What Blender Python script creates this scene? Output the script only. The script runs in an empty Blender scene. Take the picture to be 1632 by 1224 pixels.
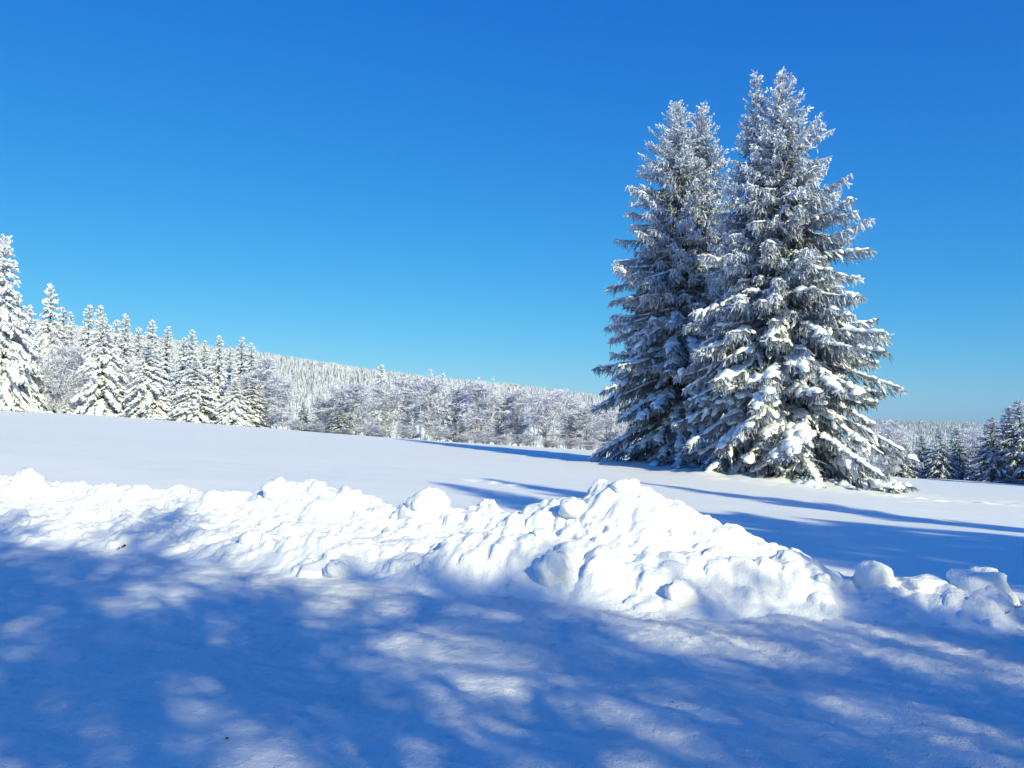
import bpy, math
import numpy as np
from mathutils import Vector

C = bpy.context.scene.collection
S = bpy.context.scene
R = math.radians

# ------------------------------------------------------------------ camera, sky, sun, exposure
FPX, CX, HY = 1300.0, 816.0, 690.0          # focal length in photo pixels, photo centre, horizon row
CAM = np.array([0.0, 0.0, 1.6])
PITCH = math.atan((HY - 612.0) / FPX)
cd = bpy.data.cameras.new('camera'); cam = bpy.data.objects.new('camera', cd); C.objects.link(cam)
cam.location = CAM; cam.rotation_euler = (math.pi / 2 + PITCH, 0, 0)
cd.sensor_width = 36.0; cd.lens = 36.0 * FPX / 1632.0
cd.clip_start = 0.1; cd.clip_end = 20000
S.camera = cam

HAZE = 0.9e-4                               # scattering per metre of the cold air
SUN_EL = 25.0
SH = np.array([-0.5, 0.866])                # ground direction in which shadows fall
az = math.atan2(-SH[0], -SH[1])             # compass angle of the sun from +Y towards +X
w = bpy.data.worlds.new('World'); S.world = w; w.use_nodes = True
nt = w.node_tree; nt.nodes.clear()
sky = nt.nodes.new('ShaderNodeTexSky'); sky.sky_type = 'NISHITA'; sky.sun_disc = False
sky.sun_elevation = R(SUN_EL); sky.sun_rotation = az
sky.altitude = 900; sky.air_density = 1.0; sky.dust_density = 1.0; sky.ozone_density = 3.0
bg = nt.nodes.new('ShaderNodeBackground'); bg.inputs['Strength'].default_value = 0.12
out = nt.nodes.new('ShaderNodeOutputWorld')
sep = nt.nodes.new('ShaderNodeSeparateColor'); com = nt.nodes.new('ShaderNodeCombineColor')
nt.links.new(sky.outputs[0], sep.inputs[0])
for i, (p, k, mx) in enumerate(((2.3, 0.052, 20.0), (1.0, 0.79, 30.0), (0.43, 3.15, 30.0))):   # the camera's deep, saturated winter blue
    n1 = nt.nodes.new('ShaderNodeMath'); n1.operation = 'POWER'; n1.inputs[1].default_value = p
    n2 = nt.nodes.new('ShaderNodeMath'); n2.operation = 'MULTIPLY'; n2.inputs[1].default_value = k
    n3 = nt.nodes.new('ShaderNodeMath'); n3.operation = 'MINIMUM'; n3.inputs[1].default_value = mx
    nt.links.new(sep.outputs[i], n1.inputs[0]); nt.links.new(n1.outputs[0], n2.inputs[0])
    nt.links.new(n2.outputs[0], n3.inputs[0]); nt.links.new(n3.outputs[0], com.inputs[i])
nt.links.new(com.outputs[0], bg.inputs['Color']); nt.links.new(bg.outputs[0], out.inputs['Surface'])
sd = bpy.data.lights.new('sun', 'SUN'); sd.energy = 5.0; sd.angle = R(0.53); sd.color = (1.0, 0.94, 0.58)
sun = bpy.data.objects.new('sun', sd); C.objects.link(sun); sun.location = (60, -100, 60)
ce, se = math.cos(R(SUN_EL)), math.sin(R(SUN_EL))
sun.rotation_euler = Vector((SH[0] * ce, SH[1] * ce, -se)).to_track_quat('-Z', 'Y').to_euler()
S.view_settings.view_transform = 'Standard'; S.view_settings.look = 'None'
S.view_settings.exposure = 0.06; S.view_settings.gamma = 1.0; S.view_settings.use_curve_mapping = False
S.cycles.max_bounces = 6; S.cycles.diffuse_bounces = 3; S.cycles.caustics_reflective = False; S.cycles.caustics_refractive = False

# ------------------------------------------------------------------ helpers
def ss(x, a, b):
    t = np.clip((np.asarray(x, float) - a) / (b - a), 0, 1); return t * t * (3 - 2 * t)

def _h(i, j, seed):
    n = (i.astype(np.int64) * 374761393 + j.astype(np.int64) * 668265263 + seed * 2147483647) & 0xffffffff
    n = ((n ^ (n >> 13)) * 1274126177) & 0xffffffff
    n = (n ^ (n >> 16)) & 0xffffffff
    return n / 4294967295.0

def noise(x, y, seed=0):
    x = np.asarray(x, float); y = np.asarray(y, float)
    i = np.floor(x); j = np.floor(y); fx = x - i; fy = y - j
    fx = fx ** 3 * (fx * (fx * 6 - 15) + 10); fy = fy ** 3 * (fy * (fy * 6 - 15) + 10)
    i = i.astype(np.int64); j = j.astype(np.int64)
    a = _h(i, j, seed); b = _h(i + 1, j, seed); c = _h(i, j + 1, seed); d = _h(i + 1, j + 1, seed)
    return ((a * (1 - fx) + b * fx) * (1 - fy) + (c * (1 - fx) + d * fx) * fy) * 2 - 1

def fbm(x, y, seed=0, octv=4, gain=0.5):
    v = 0; a = 1.0; s = 0
    for k in range(octv):
        ca, sa = math.cos(0.7 * k), math.sin(0.7 * k)
        v = v + a * noise((x * ca - y * sa) * 2 ** k, (x * sa + y * ca) * 2 ** k, seed + 17 * k); s += a; a *= gain
    return v / s

def mesh_obj(name, V, F, mat, parent=None, smooth=True, attr=None):
    me = bpy.data.meshes.new(name)
    V = np.asarray(V, np.float32).reshape(-1, 3); F = np.asarray(F, np.int32)
    k = F.shape[1]; n = len(F)
    me.vertices.add(len(V)); me.vertices.foreach_set('co', V.ravel())
    me.loops.add(n * k); me.loops.foreach_set('vertex_index', F.ravel())
    me.polygons.add(n); me.polygons.foreach_set('loop_start', np.arange(0, n * k, k, dtype=np.int32))
    me.polygons.foreach_set('use_smooth', np.full(n, smooth, bool))
    if attr is not None:
        a = me.attributes.new('frost', 'FLOAT', 'POINT'); a.data.foreach_set('value', np.asarray(attr, np.float32).ravel())
    me.update(calc_edges=True); me.validate()
    me.materials.append(mat)
    o = bpy.data.objects.new(name, me); C.objects.link(o)
    if parent is not None: o.parent = parent
    return o

def tag(o, label=None, cat=None, group=None, kind=None):
    if label: o['label'] = label
    if cat: o['category'] = cat
    if group: o['group'] = group
    if kind: o['kind'] = kind
    return o

def empty(name, loc=(0, 0, 0)):
    o = bpy.data.objects.new(name, None); C.objects.link(o); o.location = loc; o.empty_display_size = 0.5
    return o

def copy_thing(root):
    r = root.copy(); C.objects.link(r)
    for k in ('label', 'group'):
        if k in r: del r[k]
    for ch in root.children:
        c = ch.copy(); C.objects.link(c); c.parent = r
    return r

def grid_faces(nx, ny):
    i = np.arange(nx - 1)[None, :]; j = np.arange(ny - 1)[:, None]
    a = (j * nx + i).ravel()
    return np.stack([a, a + 1, a + nx + 1, a + nx], 1)

def ray(px, py):
    d = np.array([(px - CX) / FPX, 1.0, (612.0 - py) / FPX])
    c, s = math.cos(PITCH), math.sin(PITCH)
    return np.array([d[0], d[1] * c - d[2] * s, d[1] * s + d[2] * c])

# ------------------------------------------------------------------ materials
def mat_base(name):
    m = bpy.data.materials.new(name); m.use_nodes = True
    t = m.node_tree; return m, t, t.nodes['Principled BSDF']

def snow_mat(name, col=(0.92, 0.93, 0.91), bumps=((60, 0.012, 0.6), (9, 0.03, 0.5)), stain=0.0):
    m, t, p = mat_base(name)
    p.inputs['Roughness'].default_value = 0.62
    p.inputs['Specular IOR Level'].default_value = 0.25
    geo = t.nodes.new('ShaderNodeNewGeometry')
    prev = None
    for sc, dist, st in bumps:
        nz = t.nodes.new('ShaderNodeTexNoise'); nz.inputs['Scale'].default_value = sc; nz.inputs['Detail'].default_value = 3
        t.links.new(geo.outputs['Position'], nz.inputs['Vector'])
        b = t.nodes.new('ShaderNodeBump'); b.inputs['Strength'].default_value = st; b.inputs['Distance'].default_value = dist
        t.links.new(nz.outputs[0], b.inputs['Height'])
        if prev: t.links.new(prev.outputs[0], b.inputs['Normal'])
        prev = b
    if prev: t.links.new(prev.outputs[0], p.inputs['Normal'])
    nz = t.nodes.new('ShaderNodeTexNoise'); nz.inputs['Scale'].default_value = 0.9; nz.inputs['Detail'].default_value = 5
    t.links.new(geo.outputs['Position'], nz.inputs['Vector'])
    rp = t.nodes.new('ShaderNodeValToRGB')
    rp.color_ramp.elements[0].position = 0.35; rp.color_ramp.elements[0].color = tuple(c * (0.97 - stain) for c in col) + (1,)
    rp.color_ramp.elements[1].position = 0.65; rp.color_ramp.elements[1].color = col + (1,)
    t.links.new(nz.outputs[0], rp.inputs[0]); t.links.new(rp.outputs[0], p.inputs['Base Color'])
    return m

def frost_mat(name, dark, light, rough=0.8):
    m, t, p = mat_base(name)
    p.inputs['Roughness'].default_value = rough; p.inputs['Specular IOR Level'].default_value = 0.15
    a = t.nodes.new('ShaderNodeAttribute'); a.attribute_name = 'frost'
    mx = t.nodes.new('ShaderNodeMix'); mx.data_type = 'RGBA'
    mx.inputs[6].default_value = dark + (1,); mx.inputs[7].default_value = light + (1,)
    t.links.new(a.outputs['Fac'], mx.inputs[0]); t.links.new(mx.outputs[2], p.inputs['Base Color'])
    return m

M_FIELD = snow_mat('field_snow', bumps=((30, 0.01, 0.4), (1.5, 0.05, 0.4)))
M_ROAD = snow_mat('packed_road_snow', bumps=((110, 0.012, 0.85), (30, 0.02, 0.5)), stain=0.05)
M_BANK = snow_mat('ploughed_snow', bumps=((40, 0.012, 0.5), (10, 0.03, 0.45)))
M_PAD = snow_mat('branch_snow', col=(0.88, 0.92, 0.96), bumps=((25, 0.02, 0.5),))
M_NEEDLE = frost_mat('spruce_needles', (0.025, 0.036, 0.026), (0.68, 0.76, 0.90))
M_WHITE = frost_mat('rimed_needles', (0.26, 0.29, 0.33), (0.80, 0.86, 0.95))
M_TWIG = frost_mat('frosted_twigs', (0.46, 0.45, 0.52), (0.78, 0.82, 0.95))
M_FOREST = frost_mat('forest_trees', (0.12, 0.15, 0.19), (0.78, 0.84, 0.95))
def bark_mat(name, c0, c1):
    m, t, p = mat_base(name); p.inputs['Roughness'].default_value = 0.9
    nz = t.nodes.new('ShaderNodeTexNoise'); nz.inputs['Scale'].default_value = 6; nz.inputs['Detail'].default_value = 6
    tc = t.nodes.new('ShaderNodeTexCoord'); t.links.new(tc.outputs['Object'], nz.inputs['Vector'])
    rp = t.nodes.new('ShaderNodeValToRGB')
    rp.color_ramp.elements[0].position = 0.4; rp.color_ramp.elements[0].color = c0 + (1,)
    rp.color_ramp.elements[1].position = 0.6; rp.color_ramp.elements[1].color = c1 + (1,)
    t.links.new(nz.outputs[0], rp.inputs[0]); t.links.new(rp.outputs[0], p.inputs['Base Color'])
    return m
M_BARK = bark_mat('spruce_bark', (0.05, 0.04, 0.033), (0.13, 0.105, 0.09))
M_GREYBARK = bark_mat('grey_bark', (0.22, 0.20, 0.20), (0.70, 0.70, 0.72))
M_LEAF = bark_mat('brown_leaf', (0.10, 0.05, 0.025), (0.20, 0.11, 0.06))

# ------------------------------------------------------------------ terrain
PXS = np.array([-400, 0, 130, 400, 520, 700, 950, 1180, 1440, 1632, 2000.])
EDGE = np.array([625, 655, 660, 680, 690, 703, 718, 741, 763, 772, 795.])
def ang(py): return (HY - np.asarray(py, float)) / FPX
RX = np.array([-400, 0, 200, 300, 420, 600, 740, 870, 950, 1050, 1200, 1350, 1500, 1900.])
RIDGE = np.array([505, 517, 548, 562, 578, 606, 620, 633, 646, 664, 682, 698, 712, 722.])
BASE4 = np.array([640, 640, 650, 660, 668, 678, 686, 695, 700, 708, 716, 724, 732, 742.])
def terrain(x, y):
    x = np.asarray(x, float); y = np.asarray(y, float)
    yy = np.maximum(y, 5.0)
    u = np.clip(x / yy, -1.0, 0.95); px = CX + u * FPX
    s = 0.02 + 0.05 * ss(y, 9, 24)
    ze = 1.6 + ang(np.interp(px, PXS, EDGE)) * 100
    cc = ze + 0.07 * u * 100
    plane = -s * np.clip(x, -95, 95) + cc * ss(y, 25, 100)
    right = ss(px, 350, 1100)
    # the field rolls over its edge, falls into the valley, then the wooded hills rise
    rs = [100, 106, 130, 180, 400, 1100, 1500, 2600, 3300, 9000]
    ridge = 1.6 + ang(np.interp(px, RX, RIDGE)) * 1100
    far = 1.6 + ang(np.interp(px, [0, 1300, 1440, 1540, 1632, 2000], [690, 676, 676, 678, 680, 682])) * 2600
    zs = [ze, ze - 0.12, ze - 1.2 - 1.8 * right, ze - 1.0 - 8 * right, 1.6 + ang(np.interp(px, RX, BASE4)) * 400,
          ridge, ridge - 30, far, far - 30, far - 200]
    z = np.where(y < 100, plane, 0)
    for k in range(len(rs) - 1):
        t = np.clip((y - rs[k]) / (rs[k + 1] - rs[k]), 0, 1); t = 0.5 * t + 0.5 * t * t * (3 - 2 * t)
        z = np.where((y >= rs[k]) & (y < rs[k + 1]), zs[k] * (1 - t) + zs[k + 1] * t, z)
    z = z + 0.05 * fbm(x * 0.12, y * 0.12, 3, 3) * ss(y, 10, 20) * (1 - ss(y, 90, 100))
    return z

# road edge frame: e along the road, n away from it
EV = np.array([0.924, -0.382]); NV = np.array([0.382, 0.924]); P0 = np.array([0.0, 7.75])
def to_st(x, y):
    dx = np.asarray(x, float) - P0[0]; dy = np.asarray(y, float) - P0[1]
    return dx * EV[0] + dy * EV[1], dx * NV[0] + dy * NV[1]
def from_st(s, t):
    return P0[0] + s * EV[0] + t * NV[0], P0[1] + s * EV[1] + t * NV[1]
def edge_shift(s): return 0.75 * ss(s, 0.8, 5.0)      # the bank swings away from the road towards the right
def prof(table, t, shift=0.0):
    """crest rows read from the photo become heights on the vertical plane at distance t behind the road edge"""
    ss_, hh = [], []
    for px, py in table:
        d = ray(px, py); s = 0.0
        for _ in range(4):
            k = (t + shift * edge_shift(s) - to_st(0, 0)[1]) / (d[0] * NV[0] + d[1] * NV[1])
            p = CAM + d * k; s, _q = to_st(p[0], p[1])
        ss_.append(s); hh.append(p[2] - float(terrain(p[0], p[1])))
    o = np.argsort(ss_); return np.array(ss_)[o], np.array(hh)[o]
FRONT = prof([(-300, 806), (0, 818), (150, 826), (300, 846), (400, 852), (500, 852), (620, 858), (720, 850), (816, 840), (950, 850), (1100, 862),
              (1200, 870), (1300, 872), (1345, 915), (1395, 900), (1470, 915), (1560, 902), (1620, 940), (1800, 965), (2200, 1010)], 1.0, 1.0)
BACK = prof([(-300, 735), (0, 762), (45, 765), (110, 772), (200, 780), (300, 787), (400, 787), (445, 772), (500, 777), (560, 784), (590, 801), (635, 815),
             (680, 800), (740, 813), (775, 812), (830, 820), (900, 822), (1000, 860), (1100, 895)], 3.0)
PILE = prof([(830, 822), (870, 798), (935, 786), (995, 768), (1050, 785), (1090, 806), (1150, 830), (1190, 848), (1290, 876), (1350, 910)], 2.9)
rngL = np.random.default_rng(11)
LUMPS = []                                   # s, t, radius, how far it stands out
for k in range(120):
    LUMPS.append((s_ := rngL.uniform(-11, 6), float(edge_shift(s_)) + rngL.normal(0.8, 0.42), rngL.uniform(0.06, 0.15), 0.45))
for k in range(70):
    LUMPS.append((rngL.uniform(-11, 0.2), rngL.normal(2.75, 0.5), rngL.uniform(0.07, 0.18), 0.6))
for k in range(330):
    s_ = min(rngL.normal(0.9, 0.75), rngL.uniform(1.6, 2.6)); LUMPS.append((s_, rngL.normal(2.6, 0.42), rngL.uniform(0.035, 0.12), 0.85))
for k in range(330):
    s_ = rngL.uniform(-11, 6); LUMPS.append((s_, float(edge_shift(s_)) + rngL.normal(0.6, 0.5), rngL.uniform(0.03, 0.09), 0.7))
for k in range(500):
    s_ = min(rngL.normal(0.9, 0.85), rngL.uniform(1.6, 2.8)); LUMPS.append((s_, rngL.normal(2.55, 0.48), rngL.uniform(0.03, 0.08), 1.0))
for k in range(250):
    LUMPS.append((rngL.uniform(-11, 0.2), rngL.normal(2.7, 0.5), rngL.uniform(0.03, 0.08), 0.9))
def bank_parts(s, t):
    wob = 0.18 * noise(s * 0.8, s * 0 + 3.1, 5)
    tc = 1.0 + wob + edge_shift(s)
    hf = np.maximum(np.interp(s, *FRONT) - 0.07 - 0.05 * ss(s, -0.5, 1.0), 0.05)
    d = t - tc
    f = hf * np.exp(-np.abs(d / np.where(d < 0, 0.58, 0.60)) ** 2.4)
    hb = np.interp(s, *BACK); d = t - 3.0 - wob
    b = hb * np.exp(-np.abs(d / np.where(d < 0, 1.05, 0.7)) ** 2.2)
    left = 1 - ss(s, 0.2, 2.2)
    pl = 0.28 * left * ss(t, 0.3, 1.2) * (1 - ss(t, 3.0, 4.3)); f = np.maximum(f, pl)
    hp = np.interp(s, *PILE, left=0, right=0); d = np.abs(t - 2.9)
    p = np.maximum(hp - np.sqrt(d * d + 0.02) * 0.68 + 0.03, 0)
    return f, b, p
def bank(s, t):
    f, b, p = bank_parts(s, t)
    k = 14.0
    H = np.log(np.exp(k * f) + np.exp(k * b) + np.exp(k * p) - 2) / k
    which = np.argmax(np.stack([f, b, p]), 0)
    return H, which, p
def bank_field(s1, t1):
    """regular grid of the ploughed snow: smooth ridges, rounded lumps, rough surface"""
    Sg, Tg = np.meshgrid(s1, t1)
    H, which, p = bank(Sg, Tg)
    env = np.clip(H / 0.25, 0, 1)
    wx = Sg + 0.15 * fbm(Sg * 2, Tg * 2, 41, 2); wy = Tg + 0.15 * fbm(Sg * 2, Tg * 2, 42, 2)
    bil = (1 - 0.45 * ss(Sg, 0.5, 2.0)) * 0.12 * (np.abs(noise(wx * 1.3, wy * 1.5, 43)) - 0.35) + 0.10 * (np.abs(noise(wx * 2.9 + 7, wy * 2.9, 44)) - 0.3) + 0.045 * (np.abs(noise(wx * 6.5, wy * 6.5, 45)) - 0.3)
    H = H + env * (bil + 0.04 * fbm(Sg * 1.5, Tg * 1.5, 21, 4) + 0.022 * fbm(Sg * 8, Tg * 8, 22, 3) + 0.008 * fbm(Sg * 22, Tg * 22, 23, 2))
    H0 = H.copy(); ds = s1[1] - s1[0]; dt = t1[1] - t1[0]
    for (a, b, r, k) in LUMPS:
        i0 = np.searchsorted(s1, a - r * 1.3); i1 = np.searchsorted(s1, a + r * 1.3)
        j0 = np.searchsorted(t1, b - r * 1.1); j1 = np.searchsorted(t1, b + r * 1.1)
        if i1 - i0 < 2 or j1 - j0 < 2: continue
        sx = Sg[j0:j1, i0:i1]; tx = Tg[j0:j1, i0:i1]
        zc = H0[(j0 + j1) // 2 - 1, (i0 + i1) // 2 - 1]
        if zc < 0.08: continue
        wv = 0.25 * r * noise(sx / r * 1.3, tx / r * 1.3, int(a * 100) % 97)
        hs = (a * 7.13 + b * 3.71) % 1.0; pw = 2.0 + 2.0 * hs; rot = 6.28 * ((a * 3.3 + b * 9.1) % 1.0); cr, sr = math.cos(rot), math.sin(rot)
        da = (sx - a + wv); db = (tx - b + wv); ua = (da * cr - db * sr) / (r * 1.15); ub = (da * sr + db * cr) / (r * 0.95)
        q = 1 - (np.abs(ua) ** pw + np.abs(ub) ** pw)
        dome = np.clip(q, 0, 1) ** (0.5 - 0.22 * hs) * r * k + 0.35 * hs * r * (ua * 0.8 + ub * 0.6) * (q > 0)
        base = H0[j0:j1, i0:i1]
        cand = np.where(q > 0, 0.45 * base + 0.55 * zc + dome - 0.35 * r * k, -1)
        cur = H[j0:j1, i0:i1]; kk = 28.0
        m = np.maximum(cur, cand)
        H[j0:j1, i0:i1] = m + np.log(np.exp(kk * (cur - m)) + np.exp(kk * (cand - m))) / kk - np.where(cand > cur - 0.12, 0, 0)
    return Sg, Tg, H, which

def axis(parts):
    """1-D spacing from (start, stop, step) runs"""
    return np.unique(np.concatenate([np.arange(a, b, s) for a, b, s in parts]))
def geo_out(start, stop, step, g):
    v = [start]
    while abs(v[-1]) < abs(stop):
        v.append(v[-1] + math.copysign(step, stop)); step *= g
    return np.array(v)
# field and hills: one sheet to the horizon
xs = np.unique(np.concatenate([np.arange(-24, 24, 0.2), geo_out(24, 3300, 0.3, 1.06), geo_out(-24, -3300, 0.3, 1.06)]))
ys = np.unique(np.concatenate([geo_out(-1, -300, 1, 1.15), np.arange(-1, 7, 0.5), np.arange(7, 40, 0.16), np.arange(40, 112, 0.5), geo_out(112, 3400, 0.6, 1.035)]))
X, Y = np.meshgrid(xs, ys); Z = terrain(X, Y)
sg, tg = to_st(X, Y)
Z = Z - 0.22 * (1 - ss(tg - edge_shift(sg), 0.2, 1.0))
Z = Z + (0.014 * fbm(X * 0.35 + Y * 0.15, Y * 1.1 - X * 0.2, 51, 4) + 0.02 * fbm(X * 0.15, Y * 0.3, 52, 2)) * ss(Y, 12, 16) * (1 - ss(Y, 85, 98))
for (mpx, md, mr) in ((1255, 43.0, 5.6), (1211, 44.2, 5.0), (1087, 53.0, 5.6), (1129, 54.0, 5.0)):
    mx = (mpx - CX) / FPX * md; rr = np.hypot(X - mx, Y - md)
    Z = Z + 0.30 * np.exp(-(rr / mr) ** 4) * (0.75 + 0.5 * fbm(X * 1.1, Y * 1.1, 53, 3))
def ground_hit(px, py):
    d = ray(px, py); k = np.concatenate([np.linspace(2, 130, 6000)])
    P = CAM + d * k[:, None]; i = np.argmax(P[:, 2] < terrain(P[:, 0], P[:, 1])); return P[i]
rngF = np.random.default_rng(5)
for (ax, ay, bx, by, n) in ((1400, 790, 1640, 808, 26), (1440, 800, 1640, 800, 16), (765, 768, 880, 782, 9)):
    A, B = ground_hit(ax, ay), ground_hit(bx, by)
    for q in np.linspace(0, 1, n):
        c = A * (1 - q) + B * q; cx = c[0] + rngF.normal(0, 0.15); cy = c[1] + rngF.normal(0, 0.25)
        r2 = ((X - cx) / 0.34) ** 2 + ((Y - cy) / 0.42) ** 2
        Z = Z - 0.09 * np.exp(-r2 * 1.6) + 0.025 * np.exp(-((np.sqrt(r2) - 1.3) / 0.4) ** 2)
field = mesh_obj('snow_field', np.stack([X, Y, Z], -1), grid_faces(len(xs), len(ys)), M_FIELD)
tag(field, kind='structure')

# the snowy road in front
xr = np.unique(np.concatenate([np.arange(-9.5, 7.5, 0.035), geo_out(7.5, 70, 0.1, 1.15), geo_out(-9.5, -70, 0.1, 1.15)]))
yr = np.unique(np.concatenate([geo_out(2.6, -60, 0.1, 1.15)[1:] * 1.0, np.arange(2.6, 12.5, 0.035), geo_out(12.5, 40, 0.1, 1.15)]))
X, Y = np.meshgrid(xr, yr); sg, tg = to_st(X, Y)
def road_z(X, Y):
    sg, tg = to_st(X, Y)
    z = -0.02 * X + 0.02 * fbm(X * 0.9, Y * 0.9, 31, 3)
    z = z + 0.020 * fbm(sg * 1.2, tg * 4.5, 32, 4)                                   # drawn out along the road by wheels
    rough = ss(X + 0.5 * Y, 2.0, 4.5) * 0.7 + 0.3
    lum = fbm(X * 9, Y * 9, 33, 3)
    z = z + rough * 0.034 * np.clip(lum - 0.04, 0, 1) + rough * 0.020 * np.clip(fbm(X * 17, Y * 17, 38, 2) - 0.1, 0, 1) + 0.009 * fbm(X * 20, Y * 20, 34, 2) + 0.02 * np.abs(noise(sg * 2.1, tg * 3.3, 35))
    z = z + 0.012 * fbm(sg * 2.5, tg * 13.0, 36, 3) + 0.006 * fbm(sg * 7, tg * 26.0, 37, 2)          # scrape marks of the plough
    for t0 in (-1.1, -2.9):                                                           # shallow wheel tracks
        z = z - 0.025 * np.exp(-((tg - t0 - 0.15 * noise(sg * 0.4, sg * 0, 9)) / 0.16) ** 2)
    return z
F = grid_faces(len(xr), len(yr))
keep = ((tg - edge_shift(sg)).ravel()[F].max(1) < 1.1)
Zr = road_z(X, Y)
Zr = np.where(Y > 2, Zr, -0.02 * X)
road = mesh_obj('snowy_road', np.stack([X, Y, Zr], -1), F[keep], M_ROAD)
tag(road, kind='structure')

# ploughed banks
STEP = 0.023; t1 = np.arange(-0.75, 4.9, STEP)
s1d = np.arange(-17, 13, STEP)
Sg, Tg, Hg, Wg = bank_field(s1d, t1)
XB, YB = from_st(Sg, Tg)
base = np.where(Tg < 1.0, -0.02 * XB, terrain(XB, YB))
bl = ss(Tg - edge_shift(Sg), 0.6, 1.1); base = -0.02 * XB * (1 - bl) + terrain(XB, YB) * bl
ZB = base + Hg - 0.03
F = grid_faces(len(s1d), len(t1))
hmax = Hg.ravel()[F].max(1); wf = Wg.ravel()[F[:, 0]]
VB = np.stack([XB, YB, ZB], -1).reshape(-1, 3)
def sub(V, F):
    u, inv = np.unique(F, return_inverse=True); return V[u], inv.reshape(F.shape)
for k, (nm, lab, cat) in enumerate((('snowbank', 'long low snowbank ploughed up along the road edge, lumpy, partly in tree shadow', 'snowbank'),
                                    ('snow_ridge', 'brightly sunlit snow ridge behind the roadside bank, on the left of the rough cone pile', 'snow ridge'),
                                    ('snow_pile', 'rough cone shaped pile of broken snow lumps in front of the big spruces', 'snow pile'))):
    v, f = sub(VB, F[(wf == k) & (hmax > 0.02)])
    o = mesh_obj(nm, v, f, M_BANK); tag(o, lab, cat)
def bank_z(x, y):
    s, t = to_st(x, y); i = int(np.clip(round((s + 17) / STEP), 0, len(s1d) - 1)); j = int(round((t + 0.75) / STEP))
    if j < 0: return -0.02 * x
    if j >= len(t1): return float(terrain(x, y))
    return ZB[j, i]
def surf_hit(px, py):
    d = ray(px, py)
    for k in np.arange(3.5, 40, 0.02):
        p = CAM + d * k
        if p[2] < bank_z(p[0], p[1]): return p
    return p

# ------------------------------------------------------------------ trees
def nrm(v): return v / np.maximum(np.linalg.norm(v, axis=-1, keepdims=True), 1e-9)
class Soup:
    def __init__(s): s.V = []; s.F = []; s.A = []; s.n = 0
    def add(s, V, F, A):
        if len(V) == 0: return
        s.V.append(V); s.F.append(F + s.n); s.A.append(A); s.n += len(V)
    def get(s): return np.concatenate(s.V), np.concatenate(s.F), np.concatenate(s.A)

def ribbons(P, D, L, W, droop, nseg, rng, frost, tipfrost=0.15):
    n = len(P)
    side = nrm(np.cross(D, rng.normal(size=(n, 3))))
    t = np.linspace(0, 1, nseg + 1)
    pos = P[:, None] + D[:, None] * (L[:, None] * t)[..., None]
    pos[..., 2] -= (droop * L)[:, None] * t ** 2
    wd = W[:, None] * np.where(t == 0, 0.75, 1 - 0.55 * t ** 3)
    V = np.stack([pos + side[:, None] * wd[..., None] / 2, pos - side[:, None] * wd[..., None] / 2], 2).reshape(-1, 3)
    a = np.arange(nseg)[None] * 2 + (np.arange(n) * (nseg + 1) * 2)[:, None]
    a = a.ravel(); F = np.stack([a, a + 1, a + 3, a + 2], 1)
    A = np.clip(frost[:, None] + tipfrost * t, 0, 1).repeat(2, 1).ravel()
    return V, F, A

ARC = np.array([[-1, 0], [-0.8, 0.62], [0, 1.0], [0.8, 0.62], [1, 0], [0, -0.35]])
def ridges(P, W, Hh, rng, jit=0.18):
    """snow lying along lines: P (n, m, 3), half width W and height Hh (n, m)"""
    n, m, _ = P.shape
    T = np.gradient(P, axis=1) if m > 1 else P
    side = np.cross(T, np.array([0, 0, 1.0])); side = nrm(side)
    up = np.zeros_like(side); up[..., 2] = 1
    ja = 1 + jit * rng.normal(size=(n, m, 6)); jb = 1 + jit * rng.normal(size=(n, m, 6))
    V = P[:, :, None] + side[:, :, None] * (W[:, :, None] * ARC[:, 0] * ja)[..., None] + up[:, :, None] * (Hh[:, :, None] * ARC[:, 1] * jb)[..., None]
    V = V.reshape(-1, 3)
    k = np.arange(6); a = (np.arange(n) * m * 6)[:, None, None] + (np.arange(m - 1) * 6)[None, :, None]
    F = np.stack([a + k, a + (k + 1) % 6, a + 6 + (k + 1) % 6, a + 6 + k], -1).reshape(-1, 4)
    return V, F, np.ones(len(V))

def tube(pts, rad, n=8):
    pts = np.asarray(pts, float); m = len(pts); T = nrm(np.gradient(pts, axis=0))
    ref = np.where(np.abs(T[:, 2:3]) > 0.9, np.array([[1.0, 0, 0]]), np.array([[0, 0, 1.0]]))
    A = nrm(np.cross(T, ref)); B = np.cross(T, A)
    th = np.linspace(0, 2 * np.pi, n, endpoint=False)
    V = pts[:, None] + (A[:, None] * np.cos(th)[None, :, None] + B[:, None] * np.sin(th)[None, :, None]) * np.asarray(rad)[:, None, None]
    k = np.arange(n); a = (np.arange(m - 1) * n)[:, None]
    F = np.stack([a + k, a + (k + 1) % n, a + n + (k + 1) % n, a + n + k], -1).reshape(-1, 4)
    return V.reshape(-1, 3), F

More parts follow.
